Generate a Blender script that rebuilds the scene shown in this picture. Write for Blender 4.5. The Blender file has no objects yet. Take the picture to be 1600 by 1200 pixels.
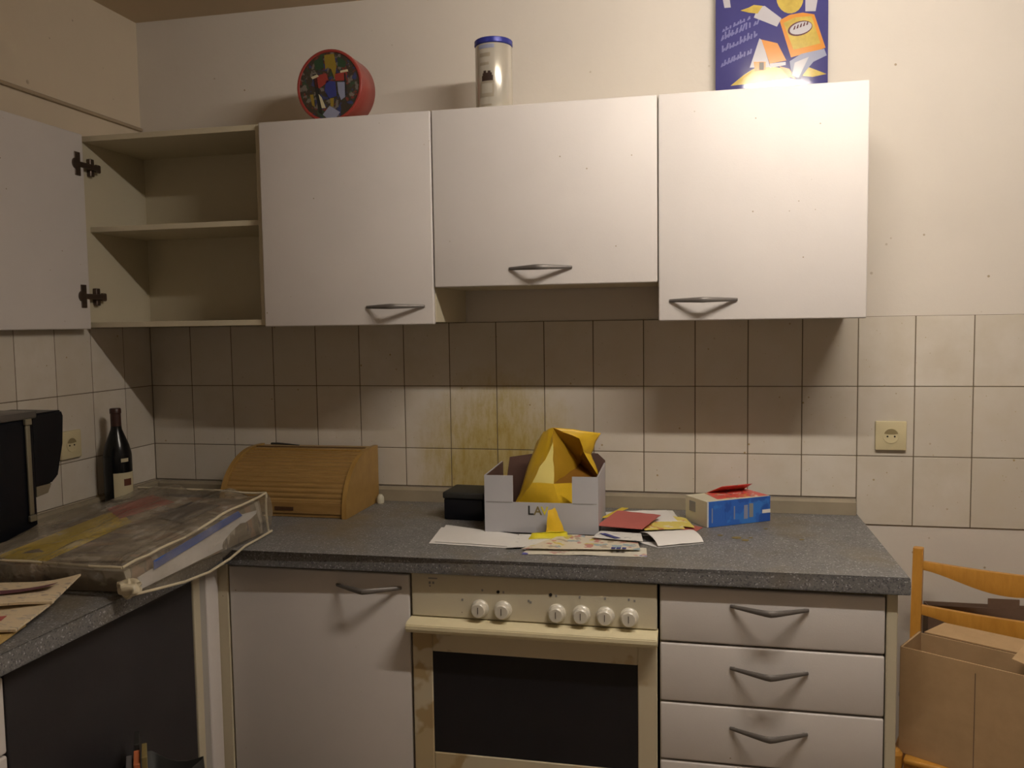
import bpy, bmesh, math, random
from mathutils import Vector, Matrix, noise
random.seed(7)
PI = math.pi
S = bpy.context.scene
COL = S.collection

# ------------------------------------------------------------------ camera
cam = bpy.data.cameras.new('camera')
cam.sensor_fit = 'HORIZONTAL'; cam.sensor_width = 36.0
cam.lens = 1330.8 / 1600 * 36.0
cam.clip_start = 0.02; cam.clip_end = 50
co = bpy.data.objects.new('camera', cam); COL.objects.link(co)
yaw, pit, rol = 0.2145, -0.0705, -0.0145
fw = Vector((-math.sin(yaw)*math.cos(pit), math.cos(yaw)*math.cos(pit), math.sin(pit)))
r0 = Vector((math.cos(yaw), math.sin(yaw), 0)); u0 = r0.cross(fw)
rr = math.cos(rol)*r0 + math.sin(rol)*u0; uu = -math.sin(rol)*r0 + math.cos(rol)*u0
M = Matrix((rr, uu, -fw)).transposed().to_4x4(); M.translation = Vector((1.8057, -2.5565, 1.4879))
co.matrix_world = M
S.camera = co
# ------------------------------------------------------------------ world, colour, lamp settings
w = bpy.data.worlds.new('world'); S.world = w; w.use_nodes = True
w.node_tree.nodes['Background'].inputs[0].default_value = (1.0, 0.85, 0.65, 1)
w.node_tree.nodes['Background'].inputs[1].default_value = 0.05
S.view_settings.view_transform = 'Standard'; S.view_settings.look = 'None'
S.view_settings.exposure = 0.0; S.view_settings.gamma = 1.0
S.view_settings.use_curve_mapping = False
LAMP = (2.20, -1.25, 2.44); LAMP_R = 0.014; LAMP_L = 0.95      # fluorescent batten, tube along x
LAMP_STRENGTH = 212.0; LAMP_COLOR = (1.0, 0.91, 0.805)

# ------------------------------------------------------------------ materials
def new_mat(name):
    m = bpy.data.materials.new(name); m.use_nodes = True
    nt = m.node_tree; return m, nt, nt.nodes['Principled BSDF']

def N(nt, t, **kw):
    n = nt.nodes.new(t)
    for k, v in kw.items(): setattr(n, k, v)
    return n

def mixc(nt, fac, a, b, blend='MIX'):
    n = nt.nodes.new('ShaderNodeMix'); n.data_type = 'RGBA'; n.blend_type = blend
    for i, v in ((0, fac), (6, a), (7, b)):
        if hasattr(v, 'type') and hasattr(v, 'links'): nt.links.new(v, n.inputs[i])
        elif i == 0: n.inputs[0].default_value = v
        else: n.inputs[i].default_value = (*v, 1) if len(v) == 3 else v
    return n.outputs[2]

def ramp(nt, src, p0, p1, c0=(0,0,0,1), c1=(1,1,1,1)):
    n = nt.nodes.new('ShaderNodeValToRGB'); nt.links.new(src, n.inputs[0])
    n.color_ramp.elements[0].position = p0; n.color_ramp.elements[1].position = p1
    n.color_ramp.elements[0].color = c0; n.color_ramp.elements[1].color = c1
    return n.outputs[0]

def noise_tex(nt, scale, detail=3, rough=.6, coord='Object', stretch=None):
    tc = nt.nodes.new('ShaderNodeTexCoord'); out = tc.outputs[coord]
    if stretch:
        mp = nt.nodes.new('ShaderNodeMapping'); mp.inputs['Scale'].default_value = stretch
        nt.links.new(out, mp.inputs[0]); out = mp.outputs[0]
    n = nt.nodes.new('ShaderNodeTexNoise'); n.inputs['Scale'].default_value = scale
    n.inputs['Detail'].default_value = detail; n.inputs['Roughness'].default_value = rough
    nt.links.new(out, n.inputs['Vector']); return n.outputs[0]

def bump(nt, bs, h, strength=.2, dist=.001):
    b = nt.nodes.new('ShaderNodeBump'); b.inputs['Strength'].default_value = strength
    b.inputs['Distance'].default_value = dist
    nt.links.new(h, b.inputs['Height']); nt.links.new(b.outputs[0], bs.inputs['Normal'])

def simple(name, col, rough=.5, metal=0, var=.06, vs=6, bmp=0, bs_=200, spec=None, stretch=None):
    m, nt, bs = new_mat(name)
    n = noise_tex(nt, vs, 4, stretch=stretch)
    f = ramp(nt, n, .3, .7)
    dark = tuple(c*(1-var*2) for c in col)
    nt.links.new(mixc(nt, f, dark, col), bs.inputs['Base Color'])
    bs.inputs['Roughness'].default_value = rough; bs.inputs['Metallic'].default_value = metal
    if spec is not None: bs.inputs['Specular IOR Level'].default_value = spec
    if bmp: bump(nt, bs, noise_tex(nt, bs_, 2), bmp, .0006)
    return m

def specks(nt, base, scale, thr, col):
    """small sparse dark specks"""
    tc = nt.nodes.new('ShaderNodeTexCoord')
    v = nt.nodes.new('ShaderNodeTexVoronoi'); v.inputs['Scale'].default_value = scale
    nt.links.new(tc.outputs['Object'], v.inputs['Vector'])
    f = ramp(nt, v.outputs['Distance'], thr*.6, thr, (1,1,1,1), (0,0,0,1))
    sel = ramp(nt, noise_tex(nt, scale*.37, 1), .50, .56)
    mm = nt.nodes.new('ShaderNodeMath'); mm.operation = 'MULTIPLY'
    nt.links.new(f, mm.inputs[0]); nt.links.new(sel, mm.inputs[1])
    return mixc(nt, mm.outputs[0], base, col)

def wall_mat(name, col, sp=True):
    m, nt, bs = new_mat(name)
    f = ramp(nt, noise_tex(nt, 2.5, 5), .3, .75)
    c = mixc(nt, f, tuple(a*.93 for a in col), col)
    if sp: c = specks(nt, c, 9, .07, (.3, .22, .14)); c = specks(nt, c, 5, .055, (.22, .17, .12)); c = specks(nt, c, 17, .07, (.38, .3, .2))
    nt.links.new(c, bs.inputs['Base Color']); bs.inputs['Roughness'].default_value = .85
    bump(nt, bs, noise_tex(nt, 60, 4), .25, .002)
    return m

def tile_mat():
    m, nt, bs = new_mat('glazed_tile')
    at = N(nt, 'ShaderNodeAttribute', attribute_name='tone')
    base = mixc(nt, at.outputs['Fac'], (.60, .55, .475), (.68, .63, .56))
    base = mixc(nt, ramp(nt, noise_tex(nt, 9, 5), .35, .8), base, (.58, .52, .42))
    # greasy brown-yellow splash stain around the cooking place
    tc = nt.nodes.new('ShaderNodeTexCoord')
    sx = N(nt, 'ShaderNodeVectorMath', operation='SUBTRACT'); nt.links.new(tc.outputs['Object'], sx.inputs[0]); sx.inputs[1].default_value = (1.20, 0, 1.02)
    sc = N(nt, 'ShaderNodeVectorMath', operation='MULTIPLY'); nt.links.new(sx.outputs[0], sc.inputs[0]); sc.inputs[1].default_value = (3.6, 0, 2.9)
    ln = N(nt, 'ShaderNodeVectorMath', operation='LENGTH'); nt.links.new(sc.outputs[0], ln.inputs[0])
    ad = N(nt, 'ShaderNodeMath', operation='MULTIPLY_ADD'); nt.links.new(noise_tex(nt, 7, 6, .7), ad.inputs[0]); ad.inputs[1].default_value = -.8; nt.links.new(ln.outputs['Value'], ad.inputs[2])
    st = ramp(nt, ad.outputs[0], -.35, .62, (1,1,1,1), (0,0,0,1))
    drip = ramp(nt, noise_tex(nt, 30, 5, .7, stretch=(1.6, 1, .5)), .42, .62)
    mu = N(nt, 'ShaderNodeMath', operation='MULTIPLY'); nt.links.new(st, mu.inputs[0]); nt.links.new(drip, mu.inputs[1])
    c = mixc(nt, st, base, (.50, .41, .19))
    c = mixc(nt, mu.outputs[0], c, (.42, .31, .09))
    # brown stain higher up the wall
    c = specks(nt, c, 26, .09, (.36, .26, .12)); c = specks(nt, c, 60, .09, (.42, .33, .16))
    nt.links.new(c, bs.inputs['Base Color']); bs.inputs['Roughness'].default_value = .38
    bs.inputs['Specular IOR Level'].default_value = .35
    bump(nt, bs, noise_tex(nt, 8, 2), .08, .003)
    return m

def front_mat(name='white_laminate', col=(.69, .65, .63), rough=.45):
    m, nt, bs = new_mat(name)
    f = ramp(nt, noise_tex(nt, 5, 5), .3, .75)
    c = mixc(nt, f, tuple(a*.94 for a in col), col)
    c = specks(nt, c, 22, .05, (.35, .28, .2))
    nt.links.new(c, bs.inputs['Base Color']); bs.inputs['Roughness'].default_value = rough
    bs.inputs['Specular IOR Level'].default_value = .3
    bump(nt, bs, noise_tex(nt, 260, 3), .35, .0006)
    return m

def counter_mat():
    m, nt, bs = new_mat('speckled_grey_laminate')
    v = nt.nodes.new('ShaderNodeTexVoronoi'); v.inputs['Scale'].default_value = 330
    tc = nt.nodes.new('ShaderNodeTexCoord'); nt.links.new(tc.outputs['Object'], v.inputs['Vector'])
    sep = nt.nodes.new('ShaderNodeSeparateColor'); nt.links.new(v.outputs['Color'], sep.inputs[0])
    c = mixc(nt, sep.outputs[0], (.138, .138, .140), (.200, .197, .194))
    c = mixc(nt, ramp(nt, sep.outputs[1], .92, .96), c, (.40, .40, .42))
    c = mixc(nt, ramp(nt, sep.outputs[2], .88, .9), c, (.09, .09, .10))
    c = mixc(nt, ramp(nt, noise_tex(nt, 4, 6), .48, .78), c, (.17, .135, .08))   # grime
    c = specks(nt, c, 12, .05, (.35, .3, .12))
    nt.links.new(c, bs.inputs['Base Color'])
    nt.links.new(ramp(nt, noise_tex(nt, 10, 4), .3, .7, (.42,)*3+(1,), (.6,)*3+(1,)), bs.inputs['Roughness'])
    bs.inputs['Specular IOR Level'].default_value = .45
    return m

def wood_mat(name, a, b, axis=(1, 12, 12), rough=.4, scale=6):
    m, nt, bs = new_mat(name)
    f = ramp(nt, noise_tex(nt, scale, 5, .65, stretch=axis), .3, .7)
    nt.links.new(mixc(nt, f, a, b), bs.inputs['Base Color']); bs.inputs['Roughness'].default_value = rough
    bump(nt, bs, noise_tex(nt, scale*3, 4, stretch=axis), .12, .001)
    return m

def print_mat(name, base, inks, scale=22, thr=.58, rough=.45, stretch=None):
    """paper printed with irregular blotches of ink"""
    m, nt, bs = new_mat(name); c = None
    tc = nt.nodes.new('ShaderNodeTexCoord')
    for i, ink in enumerate(inks):
        mp = nt.nodes.new('ShaderNodeMapping'); mp.inputs['Location'].default_value = (i*3.7, i*1.3, 0)
        if stretch: mp.inputs['Scale'].default_value = stretch
        nt.links.new(tc.outputs['Object'], mp.inputs[0])
        n = nt.nodes.new('ShaderNodeTexNoise'); n.inputs['Scale'].default_value = scale; n.inputs['Detail'].default_value = 4
        nt.links.new(mp.outputs[0], n.inputs['Vector'])
        f = ramp(nt, n.outputs[0], thr, thr+.03)
        c = mixc(nt, f, c if c else base, ink)
    nt.links.new(c, bs.inputs['Base Color']); bs.inputs['Roughness'].default_value = rough
    return m

MT = {}
MT['wall'] = wall_mat('wall_paint', (.70, .645, .58))
MT['wallyellow'] = wall_mat('left_wall_paint', (.70, .60, .46))  # left wall: one even tone, yellower than the other walls
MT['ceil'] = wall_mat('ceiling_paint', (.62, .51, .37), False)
MT['floor'] = simple('brown_vinyl', (.34, .28, .21), .5)
MT['tile'] = tile_mat()
MT['grout'] = simple('grout', (.17, .13, .085), .9)
MT['front'] = front_mat()
MT['carcass'] = front_mat('cream_carcass', (.60, .54, .40), .5)
MT['edge'] = simple('groove_shade_grey', (.42, .40, .37), .5)
MT['counter'] = counter_mat()
MT['upstand'] = simple('beige_upstand', (.33, .28, .2), .5, var=.12)
MT['chrome'] = simple('brushed_metal', (.30, .28, .26), .38, .75)
MT['handle'] = simple('satin_grey_metal', (.17, .155, .145), .45, .3)
MT['hinge'] = simple('hinge_metal', (.16, .12, .10), .35, .8)
MT['oven'] = front_mat('cream_enamel', (.63, .575, .44), .35)
MT['ovendoor'] = print_mat('stained_cream_enamel', (.60, .53, .38), [(.42, .31, .16), (.52, .42, .25)], 6, .56, .35)
MT['lip'] = simple('ivory_plastic', (.74, .66, .44), .35, var=.05)
MT['glass'] = simple('black_oven_glass', (.012, .012, .016), .12, spec=.35)
MT['dark'] = simple('dark_gap', (.015, .012, .01), .8)
MT['anthracite'] = simple('anthracite_front', (.034, .031, .034), .5, spec=.3, var=.1)
MT['black'] = simple('black_plastic', (.005, .006, .010), .35, spec=.25)
MT['blackmat'] = simple('matt_black', (.02, .02, .018), .6)
MT['knob'] = simple('white_knob', (.68, .64, .55), .3, var=.02)
MT['socket'] = simple('cream_plastic', (.66, .58, .36), .4, var=.03)
MT['socket_dark'] = simple('socket_shade', (.30, .24, .12), .5)
MT['bread'] = wood_mat('beech_veneer', (.25, .145, .045), (.34, .205, .07), (2, 20, 20), .4)
MT['breadside'] = wood_mat('beech_side', (.30, .17, .045), (.38, .23, .065), (20, 3, 3), .4)
MT['breaddark'] = simple('dark_groove', (.07, .03, .01), .6)
MT['chair'] = wood_mat('orange_varnished_wood', (.50, .23, .035), (.62, .31, .055), (10, 10, 2), .32)
MT['card'] = wood_mat('brown_cardboard', (.40, .265, .135), (.46, .31, .165), (4, 4, 4), .85, 5)
MT['carddark'] = wood_mat('dark_cardboard', (.14, .085, .055), (.17, .105, .07), (4, 4, 4), .85, 5)
MT['cardgrey'] = simple('grey_carton', (.47, .47, .50), .55, var=.03)
MT['cardin'] = simple('purple_brown_lining', (.12, .065, .05), .7)
MT['foil'] = simple('yellow_wrapper', (.78, .50, .03), .28, var=.08, vs=20)
MT['foilin'] = simple('amber_shaded_wrapper_inside', (.50, .29, .02), .5, var=.1)  # inner amber of the bag with its shade mixed into the colour
MT['foilshade'] = simple('brown_shaded_wrapper_inside', (.22, .10, .01), .55, var=.1)  # deeper inside of the bag, shade painted in as darker brown
MT['foilpale'] = simple('pale_yellow_wrapper', (.80, .68, .22), .3, var=.04)
MT['foilyellow'] = simple('lemon_wrapper', (.78, .68, .04), .3)
MT['paper'] = simple('white_paper', (.78, .76, .74), .7, var=.03)
MT['paperprint'] = print_mat('printed_white_paper', (.74, .73, .70), [(.45, .45, .46), (.62, .62, .60)], 60, .64)
MT['red'] = simple('red_card', (.46, .115, .10), .6, var=.03)
MT['flyer'] = print_mat('colour_leaflet', (.66, .60, .48), [(.42, .35, .26), (.60, .50, .1), (.5, .22, .18), (.3, .4, .45)], 30, .6)
MT['flyer2'] = print_mat('pale_leaflet', (.70, .66, .55), [(.5, .45, .38), (.12, .12, .4), (.55, .35, .3)], 26, .64)
MT['yellowpaper'] = print_mat('yellow_leaflet', (.74, .62, .14), [(.78, .72, .5), (.6, .25, .08)], 25, .6)
MT['yellow'] = simple('yellow_print', (.75, .55, .03), .5)
MT['navyprint'] = simple('navy_print', (.04, .05, .22), .5)
MT['greyprint'] = simple('grey_print', (.28, .27, .26), .6)
MT['blue'] = print_mat('blue_carton', (.03, .13, .52), [(.04, .19, .60), (.02, .09, .40)], 12, .55, .35)
MT['cream'] = simple('cream_carton', (.66, .62, .48), .5)
MT['redprint'] = print_mat('red_box_print', (.68, .10, .08), [(.75, .55, .5), (.7, .35, .12), (.2, .12, .12)], 40, .6, .35)
MT['white'] = simple('white_plastic', (.78, .76, .72), .4, var=.02)
MT['bottle'] = simple('dark_bottle_glass', (.006, .007, .008), .22, spec=.35)
MT['capsule'] = simple('brown_capsule', (.05, .018, .014), .4)
MT['label'] = simple('bottle_label_paper', (.62, .55, .36), .6)
MT['brownprint'] = simple('brown_print', (.13, .04, .02), .6)
MT['tinred'] = simple('red_tin', (.34, .05, .04), .32, var=.08)
MT['tinpic'] = print_mat('tin_picture', (.05, .04, .03), [(.04, .07, .04), (.18, .04, .03), (.04, .05, .14), (.17, .15, .13)], 55, .57, .3)
MT['green'] = simple('green_print', (.03, .07, .035), .4)
MT['gold'] = simple('gold_print', (.30, .21, .03), .4)
MT['bluew'] = simple('pale_blue_print', (.28, .30, .42), .4)
MT['navy'] = simple('sign_blue_enamel', (.062, .06, .21), .12, var=.06, vs=9)
MT['signwhite'] = simple('sign_white', (.50, .48, .52), .2, var=.05)
MT['signpale'] = simple('sign_pale_lettering', (.20, .20, .42), .2)
MT['signorange'] = simple('sign_orange', (.66, .27, .05), .2)
MT['signyellow'] = simple('sign_yellow', (.62, .46, .10), .2, var=.15, vs=30)
MT['signdark'] = simple('sign_dark_print', (.12, .05, .06), .2)
MT['canblue'] = simple('blue_lid', (.04, .05, .32), .25, .2)
MT['canbody'] = simple('pearl_can_print', (.66, .62, .54), .2, .45, var=.04)
MT['candark'] = simple('can_dark_print', (.035, .02, .015), .4)
MT['cangrey'] = simple('can_grey_print', (.30, .26, .2), .4)
MT['silver'] = simple('dull_silver_strip', (.36, .33, .25), .3, .6)
MT['machinetoplit'] = simple('lit_machine_top', (.13, .12, .11), .35, .3)  # light on the black machine's top face put into a lighter grey
MT['bagfill'] = print_mat('mixed_papers', (.24, .20, .15), [(.30, .25, .2), (.15, .13, .12), (.48, .44, .36), (.35, .25, .18)], 9, .56, .7, (1, 2.4, 1))
MT['newsprint'] = print_mat('newsprint', (.68, .56, .38), [(.40, .33, .26), (.55, .47, .36)], 34, .6, .8, (1, 4, 1))
MT['newsyellow'] = simple('yellowed_newsprint', (.55, .38, .14), .8)
MT['newsmaroon'] = simple('maroon_print', (.16, .06, .07), .7)
MT['bluepaper'] = simple('blue_folder', (.06, .14, .50), .5)
MT['wallstrip'] = simple('brownish_strip', (.42, .33, .23), .7)
MT['bluebag'] = print_mat('blue_white_plastic', (.45, .45, .5), [(.12, .16, .35), (.2, .2, .24)], 25, .52, .4)
MT['orange'] = simple('orange_spine', (.55, .16, .06), .6)
MT['olive'] = simple('olive_spine', (.22, .17, .06), .6)
MT['grey'] = simple('grey_spine', (.13, .12, .12), .6)

def film_mat():
    m, nt, bs = new_mat('dusty_clear_plastic')
    out = nt.nodes['Material Output']
    bs.inputs['Roughness'].default_value = .28
    c = mixc(nt, ramp(nt, noise_tex(nt, 5, 5, .6, stretch=(2.6, .9, 2.6)), .38, .66), (.16, .13, .095), (.46, .40, .31))
    c = mixc(nt, ramp(nt, noise_tex(nt, 9, 5, .6, stretch=(3, 1, 3)), .56, .75), c, (.66, .63, .58))
    nt.links.new(c, bs.inputs['Base Color'])
    bump(nt, bs, noise_tex(nt, 10, 4, .6, stretch=(2.4, 1, 2.4)), .8, .02)
    tr = nt.nodes.new('ShaderNodeBsdfTransparent'); mx = nt.nodes.new('ShaderNodeMixShader')
    f = ramp(nt, noise_tex(nt, 6, 4), .35, .7, (.30,)*3+(1,), (.58,)*3+(1,))
    tc = nt.nodes.new('ShaderNodeTexCoord'); sp_ = nt.nodes.new('ShaderNodeSeparateXYZ'); nt.links.new(tc.outputs['Object'], sp_.inputs[0])
    side = ramp(nt, sp_.outputs[0], .640, .655, (1, 1, 1, 1), (.75, .75, .75, 1))      # the long side is cleaner
    mm = nt.nodes.new('ShaderNodeMath'); mm.operation = 'MULTIPLY'; nt.links.new(f, mm.inputs[0]); nt.links.new(side, mm.inputs[1])
    nt.links.new(mm.outputs[0], mx.inputs[0]); nt.links.new(tr.outputs[0], mx.inputs[1]); nt.links.new(bs.outputs[0], mx.inputs[2])
    nt.links.new(mx.outputs[0], out.inputs[0])
    return m
MT['film'] = film_mat()
MT['seam'] = simple('clear_plastic_seam', (.62, .55, .40), .3)

def emit_mat():
    m, nt, bs = new_mat('lit_opal_glass')
    bs.inputs['Base Color'].default_value = (.8, .8, .75, 1)
    bs.inputs['Emission Color'].default_value = (*LAMP_COLOR, 1)
    bs.inputs['Emission Strength'].default_value = LAMP_STRENGTH
    return m

# ------------------------------------------------------------------ mesh helpers
def link(name, bm, mat, parent=None, smooth=False, kind=None):
    me = bpy.data.meshes.new(name)
    bmesh.ops.recalc_face_normals(bm, faces=bm.faces)
    bm.to_mesh(me); bm.free()
    for m in (mat if isinstance(mat, list) else [mat]): me.materials.append(MT[m] if isinstance(m, str) else m)
    if smooth:
        me.shade_smooth() if hasattr(me, 'shade_smooth') else None
        for p in me.polygons: p.use_smooth = True
        try: me.set_sharp_from_angle(angle=math.radians(35))
        except Exception: pass
    o = bpy.data.objects.new(name, me); COL.objects.link(o)
    if parent is not None: o.parent = parent
    if kind: o['kind'] = kind
    return o

def tag(o, label, cat, group=None, kind=None):
    o['label'] = label; o['category'] = cat
    if group: o['group'] = group
    if kind: o['kind'] = kind
    return o

def thing(name, label, cat, loc=(0,0,0), rz=0, group=None):
    o = bpy.data.objects.new(name, None); COL.objects.link(o)
    o.location = loc; o.rotation_euler = (0, 0, rz); o.empty_display_size = .05
    return tag(o, label, cat, group)

def box(bm, x0, x1, y0, y1, z0, z1, bev=0, seg=2, mi=0):
    r = bmesh.ops.create_cube(bm, size=1)
    vs = r['verts']
    for v in vs:
        v.co = Vector(((x0+x1)/2 + v.co.x*(x1-x0), (y0+y1)/2 + v.co.y*(y1-y0), (z0+z1)/2 + v.co.z*(z1-z0)))
    fs = {f for v in vs for f in v.link_faces}
    for f in fs: f.material_index = mi
    if bev:
        es = {e for v in vs for e in v.link_edges}
        bmesh.ops.bevel(bm, geom=list(es), offset=bev, segments=seg, profile=.5, affect='EDGES', material=-1)
    return bm

def B(*a, **k): return box(bmesh.new(), *a, **k)

def tube(bm, pts, r, n=10, flat=1.0, up=Vector((0,0,1)), cap=True):
    pts = [Vector(p) for p in pts]; rings = []
    for i, p in enumerate(pts):
        t = (pts[min(i+1, len(pts)-1)] - pts[max(i-1, 0)]).normalized()
        a = t.cross(up)
        if a.length < 1e-4: a = t.cross(Vector((1, 0, 0)))
        a.normalize(); b = a.cross(t)
        rad = r[i] if isinstance(r, (list, tuple)) else r
        rings.append([bm.verts.new(p + a*rad*math.cos(2*PI*k/n) + b*rad*flat*math.sin(2*PI*k/n)) for k in range(n)])
    for i in range(len(rings)-1):
        for k in range(n): bm.faces.new((rings[i][k], rings[i][(k+1) % n], rings[i+1][(k+1) % n], rings[i+1][k]))
    if cap: bm.faces.new(rings[0][::-1]); bm.faces.new(rings[-1])
    return bm

def lathe(bm, prof, c=(0,0,0), n=40, axis='z', a0=0, a1=2*PI, cap=True):
    """profile of (radius, height)"""
    full = abs(a1-a0-2*PI) < 1e-6; cnt = n if full else n+1; rings = []
    for r, h in prof:
        ring = []
        for k in range(cnt):
            a = a0 + (a1-a0)*k/n; x, y = r*math.cos(a), r*math.sin(a)
            v = Vector((x, y, h)) if axis == 'z' else (Vector((x, -h, y)) if axis == 'y' else Vector((h, x, y)))
            ring.append(bm.verts.new(v + Vector(c)))
        rings.append(ring)
    for i in range(len(rings)-1):
        for k in range(n if full else n):
            j = (k+1) % cnt
            bm.faces.new((rings[i][k], rings[i][j], rings[i+1][j], rings[i+1][k]))
    if cap and full: bm.faces.new(rings[0][::-1]); bm.faces.new(rings[-1])
    return bm

def prism(bm, poly, d0, d1, plane='xz', mi=0):
    """extrude polygon given in a plane along the remaining axis"""
    def P(a, b, d): return Vector({'xz': (a, d, b), 'yz': (d, a, b), 'xy': (a, b, d)}[plane])
    A = [bm.verts.new(P(a, b, d0)) for a, b in poly]; C = [bm.verts.new(P(a, b, d1)) for a, b in poly]
    n = len(poly); fs = [bm.faces.new(A), bm.faces.new(C[::-1])]
    for i in range(n): fs.append(bm.faces.new((A[i], A[(i+1) % n], C[(i+1) % n], C[i])))
    for f in fs: f.material_index = mi
    return bm

def sheet(corners, z, th=.0006, nu=14, nv=10, wav=.0015, seed=0, lift=None):
    """a paper-like slab; corners are 4 xy pairs in order; lift adds height by (u,v)"""
    bm = bmesh.new(); c = [Vector((a, b, 0)) for a, b in corners]; G = [[], []]
    for s, dz in ((0, 0), (1, th)):
        for j in range(nv+1):
            v = j/nv
            for i in range(nu+1):
                u = i/nu
                p = c[0]*(1-u)*(1-v) + c[1]*u*(1-v) + c[2]*u*v + c[3]*(1-u)*v
                h = abs(noise.noise(Vector((u*3+seed*5, v*3, seed))))*wav*2 + (lift(u, v) if lift else 0)
                G[s].append(bm.verts.new((p.x, p.y, z + dz + h)))
    W_ = nu+1
    for j in range(nv):
        for i in range(nu):
            a = j*W_+i
            bm.faces.new((G[1][a], G[1][a+1], G[1][a+1+W_], G[1][a+W_]))
            bm.faces.new((G[0][a], G[0][a+W_], G[0][a+1+W_], G[0][a+1]))
    rim = [i for i in range(W_)] + [j*W_+nu for j in range(1, nv+1)] + [nv*W_+i for i in range(nu-1, -1, -1)] + [j*W_ for j in range(nv-1, 0, -1)]
    for k in range(len(rim)):
        a, b = rim[k], rim[(k+1) % len(rim)]
        bm.faces.new((G[0][a], G[0][b], G[1][b], G[1][a]))
    return bm

def slab(bot, top, n=(18, 18, 5), amp=.006, freq=8, seed=0, bulge=.0):
    """crumpled closed block between four bottom and four top points"""
    bm = bmesh.new(); bot = [Vector(p) for p in bot]; top = [Vector(p) for p in top]; V = {}
    nx, ny, nz = n
    def P(u, v, t):
        def q(c): return c[0]*(1-u)*(1-v) + c[1]*u*(1-v) + c[2]*u*v + c[3]*(1-u)*v
        p = q(bot)*(1-t) + q(top)*t
        cen = (q_c - p); cen.z = 0
        b = 4*t*(1-t)
        if (u in (0, 1) or v in (0, 1)): p = p - cen.normalized()*bulge*b
        if 0 < t:
            d = noise.noise_vector(p*freq + Vector((seed, 0, 0)))*amp + noise.noise_vector(p*freq*2.7 + Vector((0, seed, 0)))*amp*.5
            p = p + d*t**.5 * Vector((1, 1, 1)).length/1.73
        return p
    q_c = sum(bot, Vector())/4
    def vert(i, j, k):
        if (i, j, k) not in V: V[(i, j, k)] = bm.verts.new(P(i/nx, j/ny, k/nz))
        return V[(i, j, k)]
    for i in range(nx):
        for j in range(ny):
            for k in (0, nz): bm.faces.new([vert(i, j, k), vert(i+1, j, k), vert(i+1, j+1, k), vert(i, j+1, k)])
    for k in range(nz):
        for i in range(nx):
            for j in (0, ny): bm.faces.new([vert(i, j, k), vert(i+1, j, k), vert(i+1, j, k+1), vert(i, j, k+1)])
        for j in range(ny):
            for i in (0, nx): bm.faces.new([vert(i, j, k), vert(i, j+1, k), vert(i, j+1, k+1), vert(i, j, k+1)])
    return bm

# ------------------------------------------------------------------ room
RX, RY, RZ = 4.4, -4.8, 2.495
link('wall_back', B(-.1, RX+.1, .004, .1, 0, RZ), 'wall', kind='structure')
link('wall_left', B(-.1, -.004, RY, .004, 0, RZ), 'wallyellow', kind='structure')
link('wall_right', B(RX, RX+.1, RY, .004, 0, RZ), 'wall', kind='structure')
link('wall_front', B(-.1, RX+.1, RY-.1, RY, 0, RZ), 'wall', kind='structure')
link('floor', B(-.1, RX+.1, RY-.1, .1, -.1, 0), 'floor', kind='structure')
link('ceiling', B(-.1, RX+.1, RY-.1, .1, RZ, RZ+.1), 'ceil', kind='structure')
# thin strip, darker than the wall, high on the left side
link('trim_1', B(-.004, .006, -2.6, .003, 2.142, 2.153, .003), 'wallstrip', kind='structure')

def tiles(name, cells, wallf):
    bm = bmesh.new(); tone = bm.verts.layers.float.new('tone')
    for (a0, a1, z0, z1) in cells:
        n0 = len(bm.verts); box(bm, *wallf(a0+.0014, a1-.0014, 0), z0+.0012, z1-.0012, .0008, 1)
        bm.verts.ensure_lookup_table(); t = random.random()
        for v in bm.verts[n0:]: v[tone] = t
    return link(name, bm, 'tile', kind='structure')
ROWS = [(.9015, 1.099), (1.099, 1.297), (1.297, 1.4945)]
UP = .978
cb, cl = [], []
for n in range(29):
    for z0, z1 in ROWS:
        if n < 15: z0 = max(z0, UP)
        cb.append((n*.15, (n+1)*.15, z0, z1))
ys = [0, -.139] + [-.139-.15*k for k in range(1, 14)]
for i in range(len(ys)-1):
    for z0, z1 in ROWS: cl.append((ys[i+1], ys[i], max(z0, UP), z1))
t1 = tiles('trim_2', cb, lambda a, b, _: (a, b, 0, .0038))
t2 = tiles('trim_3', cl, lambda a, b, _: (-.0038, 0, a, b))
g = bmesh.new(); box(g, 0, RX, .0012, .0036, UP, 1.4945); box(g, 2.25, RX, .0012, .0036, .9015, UP)
link('trim_4', g, 'grout', kind='structure')
link('trim_5', B(-.0036, -.0012, ys[-1], 0, UP, 1.4945), 'grout', kind='structure')

# ------------------------------------------------------------------ ceiling lamp (out of frame, lights the room)
lp = thing('ceiling_lamp', 'lit fluorescent batten lamp on the ceiling above the kitchen', 'lamp', (LAMP[0], LAMP[1], RZ))
link('housing', B(-LAMP_L/2-.02, LAMP_L/2+.02, -.03, .03, -.036, -.001, .004, 2), 'white', lp)
for sx_ in (-1, 1): link('tube_holder', B(sx_*(LAMP_L/2+.009)-.008, sx_*(LAMP_L/2+.009)+.008, -.014, .014, -.074, -.0365, .003, 2), 'white', lp)
MT['emit'] = emit_mat()
bm = bmesh.new(); tube(bm, [(-LAMP_L/2, 0, LAMP[2]-RZ), (0, 0, LAMP[2]-RZ), (LAMP_L/2, 0, LAMP[2]-RZ)], LAMP_R, 20)
link('tube', bm, 'emit', lp, smooth=True)

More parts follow.
